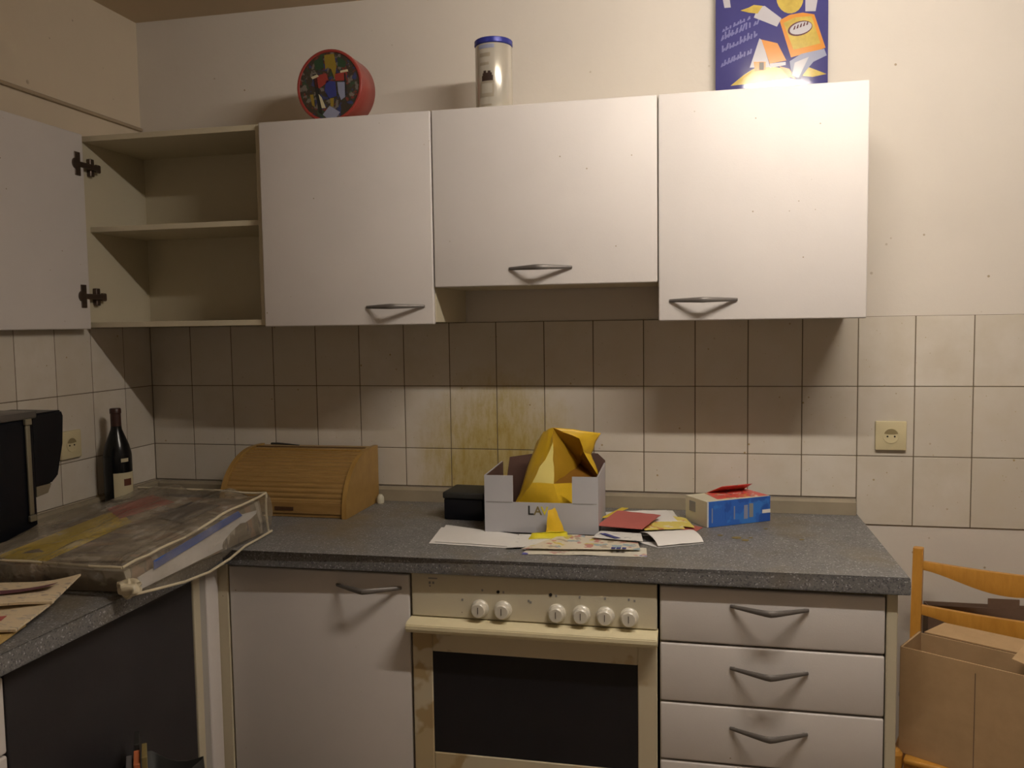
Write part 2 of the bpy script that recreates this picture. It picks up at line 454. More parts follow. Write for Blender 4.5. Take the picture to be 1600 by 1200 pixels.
# ------------------------------------------------------------------ handles
def bow_handle(parent, cx, y, z, w=.165, proj=.032, name='handle'):
    bm = bmesh.new(); pts = []
    K = 14
    for i in range(K+1):
        u = -1 + 2*i/K
        d = proj*(1-math.sqrt(u*u+.006))
        pts.append((cx + u*w/2, y - .002 - d, z))
    rad = [.0028 + .0022*(1-abs(-1+2*i/K)) for i in range(K+1)]
    tube(bm, pts, rad, 10, 1.5)
    for s in (-1, 1): box(bm, cx+s*(w/2-.004)-.006, cx+s*(w/2-.004)+.006, y-.004, y, z-.0035, z+.0035, .001, 1)
    return link(name, bm, 'handle', parent, smooth=True)

# ------------------------------------------------------------------ wall cabinets
ZB, ZT, YD, YC = 1.4945, 2.061, -.329, -.311
T = .016
def carcass(parent, x0, x1, z0, z1, shelf=None, yb=-.001, yf=YC, mat='carcass', name='body'):
    bm = bmesh.new()
    box(bm, x0, x0+T, yf, yb, z0, z1, .0006, 1); box(bm, x1-T, x1, yf, yb, z0, z1, .0006, 1)
    box(bm, x0+T, x1-T, yf, yb, z0, z0+T, .0006, 1); box(bm, x0+T, x1-T, yf, yb, z1-T, z1, .0006, 1)
    box(bm, x0+T, x1-T, yb-.018, yb-.014, z0+T, z1-T)
    o = link(name, bm, mat, parent)
    if shelf:
        for zs in shelf: link('shelf', B(x0+T, x1-T, yf+.02, yb-.019, zs-.008, zs+.008, .001, 1), mat, parent)
    return o
E0, EW = .003, .5995
c = thing('wall_cabinet', 'open wall cabinet in the corner with one shelf and its door swung out', 'cabinet', (0, 0, 0), group='white wall cabinets')
carcass(c, E0, EW, ZB, ZT, [1.789])
d = link('door', B(.022, .040, -.915, -.333, ZB-.004, ZT, .003, 2), 'front', c)
d['label'] = 'door swung open towards the room'
for zh in (1.972, 1.587):
    h = bmesh.new()
    box(h, .040, .043, -.372, -.349, zh-.034, zh+.034, .001, 1)      # plate on the door
    lathe(h, [(.0165, 0), (.0165, .004), (.012, .005)], (.0402, -.366, zh), 20, 'x')
    box(h, .026, .044, -.352, -.268, zh-.008, zh+.008, .002, 1)
    box(h, E0+T+.0005, .034, -.296, -.278, zh-.026, zh+.026, .002, 1)
    box(h, .030, .040, -.278, -.256, zh-.012, zh+.012, .003, 1)
    link('hinge', h, 'hinge', c)
spec = [(.6011, 1.1075, ZB, .996, 1.5395, 'closed wall cabinet beside the open corner one, handle at its lower right', 'right'),
        (1.1075, 1.7075, 1.590, 1.4015, 1.634, 'shorter wide wall cabinet above the oven, in the middle of the row', 'mid'),
        (1.7075, 2.2128, ZB, 1.8205, 1.541, 'right-hand end wall cabinet, brightest, under the blue picture sign', 'left')]
for x0, x1, z0, hx, hz, lab, _ in spec:
    c = thing('wall_cabinet', lab, 'cabinet', (0, 0, 0), group='white wall cabinets')
    bz = z0 if z0 > 1.5 else z0 - .004
    carcass(c, x0+.0006, x1-.0006, z0+.001, ZT-.001)
    d = link('door', B(x0+.0014, x1-.0014, YD, YC-.001, bz-.001, ZT, .004, 3), 'front', c, smooth=True)
    bow_handle(d, hx, YD, hz, .166, .043)

# ------------------------------------------------------------------ worktop
ZW, TH = .931, .038
XE, YE, XL, YL = 2.2527, -.635, .628, -2.3
bm = bmesh.new()
poly = [(.0, 0), (0, YL), (XL, YL), (XL, YE), (XE, YE), (XE, 0)]
poly = [(max(a, .001), min(b, -.001)) for a, b in poly]
prism(bm, poly, ZW-TH, ZW, 'xy')
es = []
for e in bm.edges:
    a, b = e.verts[0].co, e.verts[1].co
    if abs(a.z-b.z) > 1e-5: continue
    mid = (a+b)/2
    if (abs(mid.y-YE) < 1e-4) or (abs(mid.x-XL) < 1e-4): es.append(e)
bmesh.ops.bevel(bm, geom=es, offset=.013, segments=5, profile=.5, affect='EDGES')
wt = thing('kitchen_worktop', 'L-shaped speckled dark grey worktop running round the corner', 'worktop')
link('worktop_slab', bm, 'counter', wt, smooth=True)
bm = bmesh.new()
prism(bm, [(-.001, ZW+.0005), (-.022, ZW+.0005), (-.020, ZW+.036), (-.012, ZW+.043), (-.001, ZW+.044)], .022, 2.247, 'yz')
link('upstand', bm, 'upstand', wt, smooth=True)
bm = bmesh.new()
prism(bm, [(.001, ZW+.0005), (.022, ZW+.0005), (.020, ZW+.036), (.012, ZW+.043), (.001, ZW+.044)], YL, -.001, 'xz')
link('upstand', bm, 'upstand', wt, smooth=True)

# ------------------------------------------------------------------ base units
YF, YB = -.615, -.597          # front faces, carcass front
ZU = ZW-TH-.001                # underside of the worktop
def base_body(parent, x0, x1, yb=-.02, name='body'):
    bm = bmesh.new()
    box(bm, x0, x0+T, YB, yb, .10, ZU); box(bm, x1-T, x1, YB, yb, .10, ZU)
    box(bm, x0+T, x1-T, YB, yb, .10, .10+T); box(bm, x0+T, x1-T, yb-.006, yb, .10+T, ZU)
    box(bm, x0+T, x1-T, YB, -.5, ZU-T, ZU)
    link(name, bm, 'carcass', parent)
    link('plinth', B(x0, x1, -.55, -.53, 0, .0995), 'front', parent)
# corner filler + blind corner
c = thing('corner_filler', 'upright white filler panels in the inner corner under the worktop', 'cabinet')
bm = bmesh.new(); box(bm, .584, .600, -.724, -.696, 0, ZU, .003, 2); link('filler_strip', bm, 'carcass', c)
bm = bmesh.new(); box(bm, .575, .598, -.6955, -.6705, 0, ZU); link('filler_groove', bm, 'edge', c)  # shade of the groove put into this strip's grey
bm = bmesh.new(); box(bm, .582, .602, -.670, -.6165, 0, ZU, .005, 3); link('filler_panel', bm, 'front', c, smooth=True)
bm = bmesh.new(); box(bm, .590, .628, -.6155, -.597, 0, ZU, .002, 1); link('filler_return', bm, 'carcass', c)
# door unit
c = thing('base_cabinet', 'base cabinet with one tall door and handle, directly left of the oven', 'cabinet')
base_body(c, .6305, 1.1195)
d = link('door', B(.6315, 1.1185, YF, YB-.001, .105, .880, .004, 3), 'front', c, smooth=True)
bow_handle(d, 1.013, YF, .846, .168, .046)
# drawers
c = thing('base_cabinet', 'drawer base cabinet at the right end, to the right of the oven', 'cabinet')
base_body(c, 1.7215, 2.232)
link('side_edge', B(2.2095, 2.232, YF+.001, YB-.0005, .10, ZU, .002, 1), 'carcass', c)
zs = [.886, .7535, .6125, .4735, .29, .105]
for i in range(5):
    d = link('drawer', B(1.7228, 2.2068, YF, YB-.001, zs[i+1]+.0022, zs[i]-.0022, .0045, 3), 'front', c, smooth=True)
    hz = [.846, .7025, .562, .43, .25][i]
    bow_handle(d, 1.9635, YF, hz, .166, .046)
# left run: cabinet beyond the dark appliance
c = thing('base_cabinet', 'white base cabinet at the left edge, beyond the dark appliance front', 'cabinet')
bm = bmesh.new(); box(bm, .02, .582, -2.0, -1.3085, .10, ZU-.001); link('body', bm, 'carcass', c)
link('plinth', B(.50, .52, -2.0, -1.3085, 0, .0995), 'front', c)
for za, zb in ((.875, .735), (.731, .105)):
    d = link('drawer' if za > .8 else 'door', B(.5835, .600, -1.908, -1.3095, zb, za, .004, 2), 'front', c)

# dark undercounter appliance
c = thing('undercounter_appliance', 'dark grey appliance front under the left worktop', 'appliance', (0, 0, 0))
link('body', B(.03, .575, -1.304, -.7285, .02, .872), 'blackmat', c)
link('door', B(.577, .598, -1.305, -.728, .11, .878, .003, 2), 'anthracite', c)
link('base_panel', B(.54, .56, -1.30, -.73, 0, .10), 'blackmat', c)

# ------------------------------------------------------------------ oven
ov = thing('built_in_oven', 'cream built-in oven with six knobs and a black glass window', 'oven')
OX0, OX1 = 1.1245, 1.7165
link('body', B(OX0+.012, OX1-.012, -.596, -.05, .12, ZU-.004), 'dark', ov)
link('control_panel', B(OX0, OX1, -.617, -.597, .780, .887, .003, 2), 'oven', ov)
for i, kx in enumerate([1.297, 1.354, 1.484, 1.542, 1.598, 1.653]):
    k = bmesh.new(); lathe(k, [(.0215, 0), (.0215, .006), (.0185, .009), (.0175, .021), (.015, .0235)], (kx, -.6172, .808), 32, 'y')
    ko = link('knob', k, 'knob', ov, smooth=True)
    link('pointer', B(kx-.0007, kx+.0007, -.6415, -.6410, .801, .817), 'candark', ko)
def mark(x0, x1, z0, z1, mt='greyprint', nm='printed_mark', y=-.6172, p=ov): return link(nm, B(x0, x1, y-.0004, y, z0, z1), mt, p)
mark(1.168, 1.191, .8735, .8765); mark(1.169, 1.174, .861, .867); mark(1.178, 1.183, .861, .867); mark(1.170, 1.174, .854, .858)
for lx, m_ in ((1.342, 'dark'), (1.469, 'dark')):
    k = bmesh.new(); lathe(k, [(.0038, 0), (.0038, .0015)], (lx, -.6172, .850), 16, 'y'); link('indicator_light', k, m_, ov)
for px_, pz_ in ((1.303, .852), (1.355, .850), (1.482, .848), (1.538, .848), (1.597, .848), (1.652, .848), (1.416, .832), (1.253, .826), (1.665, .846), (1.421, .829)):
    mark(px_-.0022, px_+.0022, pz_-.0028, pz_+.0028)
# handle lip
prof = [(-.598, .779), (-.648, .776), (-.658, .770), (-.659, .758), (-.652, .750), (-.640, .749), (-.622, .753), (-.598, .755)]
lb = bmesh.new(); prism(lb, prof, OX0-.004, OX1+.002, 'yz'); bmesh.ops.bevel(lb, geom=list(lb.edges), offset=.0018, segments=2, affect='EDGES')
link('handle_lip', lb, 'lip', ov, smooth=True)
od = bmesh.new()
gx0, gx1, gz0, gz1 = 1.175, 1.672, .440, .694
box(od, OX0, gx0, -.619, -.597, .30, .7525, .002, 1); box(od, gx1, OX1, -.619, -.597, .30, .7525, .002, 1)
box(od, gx0, gx1, -.619, -.597, gz1, .7525, .002, 1); box(od, gx0, gx1, -.619, -.597, .30, gz0, .002, 1)
do = link('oven_door', od, 'ovendoor', ov)
link('window', B(gx0, gx1, -.6165, -.604, gz0, gz1, .001, 1), 'glass', do)
link('lower_panel', B(OX0, OX1, -.617, -.597, .11, .296, .003, 2), 'oven', ov)

# ------------------------------------------------------------------ sockets
def socket(label, mtx):
    o = thing('power_socket', label, 'socket'); o.matrix_world = mtx
    bm = bmesh.new(); box(bm, -.041, .041, -.011, 0, -.041, .041, .003, 2); link('cover_plate', bm, 'socket', o, smooth=True)
    bm = bmesh.new(); lathe(bm, [(.0215, .011), (.0215, .0125), (.0195, .0125), (.0195, .0113)], (0, 0, 0), 32, 'y'); link('ring', bm, 'socket', o)
    bm = bmesh.new(); lathe(bm, [(.0192, .0111), (.0192, .0118)], (0, 0, 0), 32, 'y', PI*.12, PI*.88, False)
    vs = [(.0192*math.cos(a), .0192*math.sin(a)) for a in [PI*.1+PI*.8*i/16 for i in range(17)]]
    bm.free(); bm = bmesh.new(); prism(bm, vs + [(-.006, .004), (.006, .004)], -.0118, -.0111, 'xz'); link('recess_shade', bm, 'socket_dark', o)  # flat dark segment painting the shade in the upper recess
    for s in (-1, 1):
        bm = bmesh.new(); lathe(bm, [(.0025, .0111), (.0025, .0122)], (s*.0095, 0, -.002), 12, 'y'); link('contact_hole', bm, 'dark', o)
    return o
socket('cream power socket on the right tiled wall above the chair', Matrix.Translation((2.338, -.0005, 1.159)))
socket('cream power socket on the left wall beside the black coffee machine', Matrix.Translation((.0005, -.405, 1.153)) @ Matrix.Rotation(PI/2, 4, 'Z'))

# ------------------------------------------------------------------ things on the wall cabinets
ZC = ZT + .0006
# biscuit tin on its side
tn = thing('biscuit_tin', 'round red biscuit tin standing on its edge on the wall cabinets', 'tin', (.797, -.240, ZC))
R_ = .1005; rot = Matrix.Rotation(math.radians(-3), 4, 'Z')
def put(bm, mt, nm, par, sm=True, mat4=rot):
    bmesh.ops.transform(bm, matrix=mat4, verts=bm.verts); return link(nm, bm, mt, par, sm)
bm = bmesh.new(); lathe(bm, [(R_-.003, -.060), (R_-.001, -.057), (R_-.001, .012), (R_-.004, .0125)], (0, 0, R_), 56, 'y'); put(bm, 'tinred', 'tin_body', tn)
bm = bmesh.new(); lathe(bm, [(R_, .006), (R_, .033), (R_-.0025, .036), (R_-.007, .036), (R_-.009, .033)], (0, 0, R_), 56, 'y'); put(bm, 'tinred', 'lid', tn)
bm = bmesh.new(); lathe(bm, [(R_-.0088, .0334), (R_-.0095, .0342)], (0, 0, R_), 56, 'y'); pic = put(bm, 'tinpic', 'lid_picture', tn)
def tp(poly, mt, nm='picture_detail', dy=.0006):
    bm = bmesh.new(); prism(bm, [(a, R_+b) for a, b in poly], -.0342-dy, -.0342, 'xz'); put(bm, mt, nm, pic, False)
tp([(-.012, .085), (.018, .086), (.024, .05), (.018, .018), (.008, .045), (-.002, .05), (-.010, .045)], 'gold')
tp([(-.045, .07), (-.02, .083), (-.014, .05), (-.04, .045)], 'green')
tp([(.03, .078), (.055, .06), (.05, .045), (.028, .05)], 'green')
tp([(-.045, .03), (-.008, .035), (.0, .012), (-.03, -.005), (-.042, .0)], 'tinred')
tp([(.018, .03), (.055, .035), (.052, .01), (.02, .012)], 'tinred')
tp([(-.05, .035), (-.038, .036), (-.022, -.078), (-.034, -.072)], 'blackmat')
tp([(-.008, .015), (.02, .01), (.022, -.03), (.0, -.035), (-.014, -.012)], 'navyprint')
tp([(-.022, -.078), (.0, -.055), (.032, -.075), (.02, -.088), (-.006, -.091)], 'bluew')
tp([(.026, .008), (.05, .006), (.048, -.035), (.036, -.042), (.028, -.02)], 'bluew', dy=.0009)
tp([(-.033, -.02), (-.024, -.03), (-.012, -.06), (-.024, -.06)], 'label', dy=.0009)
tp([(.002, -.035), (.014, -.035), (.012, -.058), (.004, -.058)], 'gold', dy=.0009)
tp([(-.06, -.02), (-.05, -.02), (-.046, -.055), (-.054, -.05)], 'gold')
tp([(-.055, .028), (-.036, .034), (-.03, .028), (-.05, .022)], 'label', dy=.0009)
tp([(.036, .038), (.058, .04), (.06, .034), (.036, .032)], 'label', dy=.0009)
tp([(.047, .03), (.052, .03), (.054, -.03), (.049, -.03)], 'blackmat', dy=.0009)

# drinks / snack can
cn = thing('food_can', 'tall pearly round can with a blue rim on the middle wall cabinet', 'can', (1.262, -.235, ZC))
CR, CH = .0505, .194
bm = bmesh.new(); lathe(bm, [(CR-.002, 0), (CR, .003), (CR, CH-.018), (CR-.001, CH-.016)], (0, 0, 0), 48); link('can_body', bm, 'canbody', cn, True)
bm = bmesh.new(); lathe(bm, [(CR, CH-.015), (CR+.002, CH-.013), (CR+.002, CH-.002), (CR, CH), (CR-.004, CH)], (0, 0, 0), 48); link('lid', bm, 'canblue', cn, True)
def canpatch(a0, a1, z0, z1, mt, nm='label_print'):
    bm = bmesh.new(); lathe(bm, [(CR+.0002, z0), (CR+.0006, z0), (CR+.0006, z1), (CR+.0002, z1)], (0, 0, 0), 14, 'z', math.radians(a0), math.radians(a1), False)
    link(nm, bm, mt, cn, True)
canpatch(232, 285, CH-.030, CH-.020, 'bluew'); canpatch(236, 272, .142, .152, 'cangrey'); canpatch(236, 268, .120, .127, 'cangrey')
canpatch(244, 280, .078, .092, 'candark'); canpatch(247, 277, .092, .099, 'candark'); canpatch(250, 259, .099, .105, 'candark'); canpatch(264, 273, .099, .104, 'candark'); canpatch(240, 284, .072, .078, 'cangrey')
canpatch(236, 282, .036, .046, 'cangrey'); canpatch(236, 242, .046, .072, 'cangrey'); canpatch(278, 283, .046, .070, 'cangrey'); canpatch(240, 275, .012, .017, 'cangrey')

# enamel advertising sign
SX0, SX1, SZ0, SZ1 = 1.856, 2.156, ZC, ZC+.40
sg = thing('enamel_sign', 'blue enamel picture sign leaning on the wall above the right cabinet', 'sign', ((SX0+SX1)/2, -.030, ZC))
SW, SH = SX1-SX0, SZ1-SZ0
SIGN_TILT = 0.026
def sy(x, z):      # gently domed sheet
    return -.018*(1-(2*x/SW)**2) - .004*(1-((z-SH/2)/(SH/2))**2) + SIGN_TILT*z
bm = bmesh.new(); nx_, nz_ = 20, 26; G0 = []; G1 = []
for j in range(nz_+1):
    for i in range(nx_+1):
        x = -SW/2+SW*i/nx_; z = SH*j/nz_; y = sy(x, z)
        G0.append(bm.verts.new((x, y, z))); G1.append(bm.verts.new((x, y+.0025, z)))
W_ = nx_+1
for j in range(nz_):
    for i in range(nx_):
        a = j*W_+i
        bm.faces.new((G0[a], G0[a+1], G0[a+1+W_], G0[a+W_])); bm.faces.new((G1[a], G1[a+W_], G1[a+1+W_], G1[a+1]))
rim = list(range(W_)) + [j*W_+nx_ for j in range(1, nz_+1)] + [nz_*W_+i for i in range(nx_-1, -1, -1)] + [j*W_ for j in range(nz_-1, 0, -1)]
for k in range(len(rim)): a, b = rim[k], rim[(k+1) % len(rim)]; bm.faces.new((G0[a], G0[b], G1[b], G1[a]))
plate = link('sign_plate', bm, 'navy', sg, True)
def sp(poly, mt, lay=1, nm='printed_shape'):
    """polygon in photo pixels of the sign -> local sign coordinates"""
    bm = bmesh.new(); pts = []
    for px, py in poly:
        x = (px-1204)/176*SW; z = (136 - (px-1116)*.08 - py)/ (640*.908) + .083
        pts.append((x, z))
    vs = [bm.verts.new((x, 0, z)) for x, z in pts]; f = bm.faces.new(vs)
    bmesh.ops.triangulate(bm, faces=[f]); bmesh.ops.subdivide_edges(bm, edges=bm.edges, cuts=3, use_grid_fill=True)
    for v in bm.verts: v.co.y = sy(v.co.x, v.co.z) - .0003*lay
    return link(nm, bm, mt, plate, True)
def ell(cx, cy, rx, ry, rot=0, n=22, a0=0, a1=2*PI):
    o = []
    for k in range(n):
        a = a0+(a1-a0)*k/n; x, y = rx*math.cos(a), ry*math.sin(a)
        o.append((cx+x*math.cos(rot)-y*math.sin(rot), cy+x*math.sin(rot)+y*math.cos(rot)))
    return o
# ground
sp([(1140, 134), (1160, 118), (1176, 108), (1205, 105), (1230, 108), (1232, 122), (1180, 131)], 'signyellow', 1)
sp([(1252, 107), (1262, 104), (1290, 113), (1268, 119), (1250, 118)], 'signyellow', 1)
# tent-roofed little house
sp([(1185, 60), (1189, 63), (1202, 106), (1170, 106)], 'signwhite', 1)
sp([(1188, 62), (1213, 68), (1227, 95), (1201, 100)], 'signorange', 2)
sp([(1201, 100), (1226, 97), (1226, 102), (1202, 107)], 'signwhite', 1)
sp([(1176, 97), (1195, 97), (1195, 110), (1178, 112)], 'signorange', 2); sp([(1185, 98), (1192, 98), (1192, 110), (1185, 110)], 'greyprint', 3)
# big orange container with an oval badge
sp([(1216, 32), (1232, 23), (1252, 19), (1270, 21), (1288, 72), (1275, 78), (1250, 85), (1234, 90)], 'signorange', 2)
sp([(1222, 36), (1240, 27), (1266, 24), (1280, 66), (1260, 72), (1238, 78)], 'signyellow', 3)
sp(ell(1248, 44, 20, 11, -.35), 'signdark', 4); sp(ell(1249, 43.5, 18, 9, -.35), 'signwhite', 5)
for q in range(5): sp([(1237+q*5, 47-q*2), (1239+q*5, 41-q*2), (1241+q*5, 40-q*2), (1240+q*5, 46-q*2)], 'signdark', 6, 'badge_stroke')
# sleeve and pointing hand
sp([(1183, 10), (1193, 9), (1219, 29), (1212, 42), (1176, 27)], 'signwhite', 3)
sp([(1155, 15), (1168, 11), (1176, 7), (1190, 9), (1182, 21), (1168, 19)], 'signyellow', 4)
sp([(1127, -6), (1138, -6), (1140, 9), (1130, 9)], 'signwhite', 2)
sp(ell(1232, -4, 21, 25), 'signyellow', 2); sp([(1256, -20), (1278, -20), (1272, 16), (1256, 17)], 'signwhite', 3)
# trousers
sp([(1232, 96), (1250, 84), (1286, 74), (1290, 84), (1268, 96), (1256, 112), (1248, 124), (1236, 122)], 'bluew', 3)
sp([(1240, 98), (1262, 88), (1254, 104), (1246, 122), (1236, 118)], 'signwhite', 4); sp([(1216, 104), (1232, 108), (1242, 124), (1230, 120)], 'signorange', 3)
# slanted hand lettering (illegible in the photograph) as brush strokes
rs = random.Random(3)
for (lx, ly, ln, hh) in ((1126, 48, 40, 8), (1124, 62, 56, 13), (1126, 80, 54, 13), (1124, 104, 50, 12)):
    q = 0
    while q < ln:
        x = lx+q; y = ly - q*.42; h1 = hh*rs.uniform(.55, 1); t = rs.uniform(-2, 2)
        sp([(x, y), (x+2.6, y-.7), (x+4.4+t, y-h1), (x+1.8+t, y-h1)], 'signpale', 2, 'lettering')
        if rs.random() < .8: sp([(x+1, y-h1*.4), (x+5.5, y-h1*.6-1), (x+5.5, y-h1*.25-1), (x+1, y-h1*.05)], 'signpale', 2, 'lettering')
        q += rs.uniform(4.5, 6.5)

# ------------------------------------------------------------------ bread box
bx = thing('bread_box', 'beech roll-top bread box against the tiled wall', 'bread box', (.412, -.290, ZW+.0005))
BW, BD, BH = .405, .262, .180
def prof_side(off=0, n=16):
    pts = [(BD-.002, 0), (BD-.002, BH-off)]
    cx_, rx_, rz_ = .205, .205-off, BH-.025-off
    for i in range(n+1):
        a = PI/2*i/n
        pts.append((cx_ - rx_*math.sin(a), .025 + rz_*math.cos(a)))
    pts.append((off, 0)); return pts
for s, x0 in ((0, 0), (1, BW-.014)):
    bm = bmesh.new(); prism(bm, prof_side(), x0, x0+.014, 'yz'); link('side_panel', bm, 'breadside', bx, True)
bm = bmesh.new(); box(bm, .0145, BW-.0145, .175, BD-.003, BH-.012, BH-.004, .001, 1); link('top_board', bm, 'breadside', bx)
bm = bmesh.new(); box(bm, .0145, BW-.0145, BD-.010, BD-.003, .010, BH-.0125); link('back_panel', bm, 'bread', bx)
bm = bmesh.new(); box(bm, .0145, BW-.0145, .008, BD-.0105, .001, .010); link('base_board', bm, 'bread', bx)
# tambour: slatted curved shutter
bm = bmesh.new(); NS = 14; pts = []
for i in range(NS*5+1):
    a = PI/2*(.10 + .90*i/(NS*5)); ph = (i % 5)/5
    rip = .0028*math.sin(PI*ph) ; off = .0085 - rip
    pts.append((.205 - (.205-off)*math.sin(a), .025 + (BH-.025-off)*math.cos(a)))
outer = pts; inner = [(y+.004*math.sin(PI/2), z-.003) for y, z in pts]
prism(bm, outer + inner[::-1], .0150, BW-.0150, 'yz'); link('shutter', bm, 'bread', bx)
bm = bmesh.new(); box(bm, .0150, BW-.0150, .005, .013, .0105, .0455, .0015, 2); fr = link('shutter_front', bm, 'bread', bx)
bm = bmesh.new(); box(bm, .178, .238, .0030, .0048, .020, .031, .0006, 1); link('finger_grip', bm, 'breaddark', fr)
bm = bmesh.new(); box(bm, .0146, BW-.0146, .205, .207, BH-.0035, BH-.001); link('top_slot', bm, 'breaddark', bx)
kn = link('kitchen_utensil', tube(bmesh.new(), [(.475, -.075, ZW+BH+.006), (.50, -.078, ZW+BH+.0065), (.535, -.08, ZW+BH+.005), (.575, -.085, ZW+BH+.0035)], [.006, .006, .0045, .0025], 10, .55), 'blackmat', smooth=True)
tag(kn, 'small dark utensil lying on top of the bread box', 'utensil')
# small whitish thing against the upstand
bm = bmesh.new(); lathe(bm, [(.010, 0), (.012, .004), (.011, .020), (.006, .028)], (0, 0, 0), 20)
o = link('jar_stopper', bm, 'cream', smooth=True); o.location = (.834, -.062, ZW+.0005); tag(o, 'small cream stopper behind the right end of the bread box', 'stopper')

# ------------------------------------------------------------------ dark little box
o = thing('storage_tin', 'small black box with a lid standing left of the grey tray', 'box', (1.158, -.19, ZW+.0005), math.radians(-3))
link('body', B(-.058, .058, -.058, .058, 0, .060, .004, 2), 'black', o, True)
link('lid', B(-.061, .061, -.061, .061, .0605, .080, .005, 3), 'blackmat', o, True)

# ------------------------------------------------------------------ grey display tray
tr = thing('cardboard_tray', 'grey cardboard display tray with cut-out front on the worktop', 'tray', (1.2515, -.378, ZW+.004), math.radians(1.5))
TW, TD, HH, HL = .303, .235, .152, .081
bm = bmesh.new()
prism(bm, [(0, 0), (TW, 0), (TW, HH), (TW*.775, HH), (TW*.775, HL), (TW*.255, HL), (TW*.255, HH), (0, HH)], 0, .003, 'xz')
box(bm, 0, .003, .0032, TD, 0, HH); box(bm, TW-.003, TW, .0032, TD, 0, HH); box(bm, .0032, TW-.0032, .0032, TD, 0, .003)
link('tray_walls', bm, 'cardgrey', tr)
bm = bmesh.new(); prism(bm, [(.0, .003), (TW, .003), (TW, HH+.006), (TW*.93, HH+.026), (TW*.55, HH+.034), (TW*.08, HH+.012)], TD+.0005, TD+.0035, 'xz'); link('back_panel', bm, 'cardin', tr)
bm = bmesh.new(); box(bm, .0035, .005, .0035, TD-.001, .0035, HH-.001); box(bm, TW-.005, TW-.0035, .0035, TD-.001, .0035, HH-.001)
box(bm, .0055, TW-.0055, .0035, TD-.001, .0033, .0045); link('lining', bm, 'cardin', tr)
for a, b in ((.004, TW*.25), (TW*.78, TW-.004)): link('fold_line', B(a, b, -.0007, -.0001, HL-.001, HL+.0006), 'greyprint', tr)
def text_mesh(s, size, mt, par, loc, rotx=PI/2, nm='lettering'):
    cu = bpy.data.curves.new(nm, 'FONT'); cu.body = s; cu.size = size; cu.extrude = .0003; cu.offset = .0004
    t = bpy.data.objects.new(nm, cu); COL.objects.link(t)
    me = bpy.data.meshes.new_from_object(t); COL.objects.unlink(t); bpy.data.objects.remove(t)
    me.materials.append(MT[mt]); o = bpy.data.objects.new(nm, me); COL.objects.link(o)
    o.parent = par; o.location = loc; o.rotation_euler = (rotx, 0, 0); return o
text_mesh('L', .034, 'blackmat', tr, (.116, -.0005, .049))
text_mesh('A', .032, 'olive', tr, (.133, -.0005, .049)); text_mesh('V', .032, 'foilyellow', tr, (.152, -.0005, .049))
# crumpled yellow bag in the tray
V_ = dict(A0=(1.385, -.24, 1.190), A=(1.42, -.27, 1.205), Bq=(1.546, -.22, 1.184), C=(1.518, -.21, 1.122), D=(1.548, -.215, 1.045),
          E=(1.318, -.315, .990), F=(1.455, -.345, .985), G=(1.375, -.335, 1.060), H=(1.432, -.335, 1.062), I=(1.425, -.305, 1.165),
          J=(1.49, -.25, 1.172), K=(1.497, -.238, 1.135), L=(1.478, -.160, 1.085), Z0=(1.36, -.20, 1.15), Z1=(1.31, -.22, .960), Z2=(1.50, -.20, .960))
keys = list(V_); idx = {k: i for i, k in enumerate(keys)}
FS = [(('A0', 'E', 'G', 'I', 'A'), 0), (('G', 'H', 'I'), 1), (('G', 'E', 'F', 'H'), 0), (('A', 'I', 'H', 'L'), 2), (('H', 'F', 'D'), 0), (('H', 'D', 'L'), 3),
      (('A', 'L', 'J'), 2), (('L', 'D', 'K'), 3), (('L', 'K', 'J'), 2), (('A', 'J', 'Bq'), 0), (('J', 'K', 'C', 'Bq'), 0), (('K', 'D', 'C'), 0),
      (('A0', 'Z0', 'Z1', 'E'), 0), (('E', 'Z1', 'Z2', 'F'), 0), (('F', 'Z2', 'D'), 0), (('Z0', 'Z2', 'Z1'), 0), (('A0', 'A', 'Z0'), 0), (('A', 'L', 'Z0'), 0), (('Z0', 'L', 'Z2'), 0), (('L', 'D', 'Z2'), 0)]
def build_crumple(name, VV, FF, mats, cuts=4, amp=.006, freq=26, par=None, th=.0012):
    bm = bmesh.new(); vs = {k: bm.verts.new(p) for k, p in VV.items()}
    for ks, mi in FF:
        f = bm.faces.new([vs[k] for k in ks]); f.material_index = mi
    bmesh.ops.triangulate(bm, faces=bm.faces); bmesh.ops.subdivide_edges(bm, edges=bm.edges, cuts=cuts, use_grid_fill=True)
    for v in bm.verts:
        v.co += noise.noise_vector(v.co*freq)*amp
    o = link(name, bm, mats, par, True)
    sol = o.modifiers.new('thickness', 'SOLIDIFY'); sol.thickness = th
    return o
o = build_crumple('snack_bag', V_, FS, ['foil', 'foilpale', 'foilin', 'foilshade']); tag(o, 'large crumpled yellow wrapper bag sticking up out of the grey tray', 'bag')
# small packet in front of the tray
VP = dict(a=(1.386, -.452, .9375), b=(1.480, -.425, .9375), c=(1.478, -.405, .948), d=(1.39, -.432, .948), e=(1.428, -.402, 1.002), f=(1.446, -.396, 1.010), g=(1.470, -.412, .952), h=(1.424, -.418, .950), i=(1.45, -.390, .950))
FP = [(('a', 'b', 'c', 'd'), 1), (('h', 'g', 'f', 'e'), 0), (('h', 'i', 'e'), 0), (('g', 'i', 'f'), 0), (('d', 'c', 'g', 'h'), 1), (('e', 'f', 'i'), 0)]
o = build_crumple('snack_packet', VP, FP, ['foil', 'foilyellow'], 4, .003, 60); tag(o, 'small crumpled yellow packet lying in front of the grey tray', 'packet')

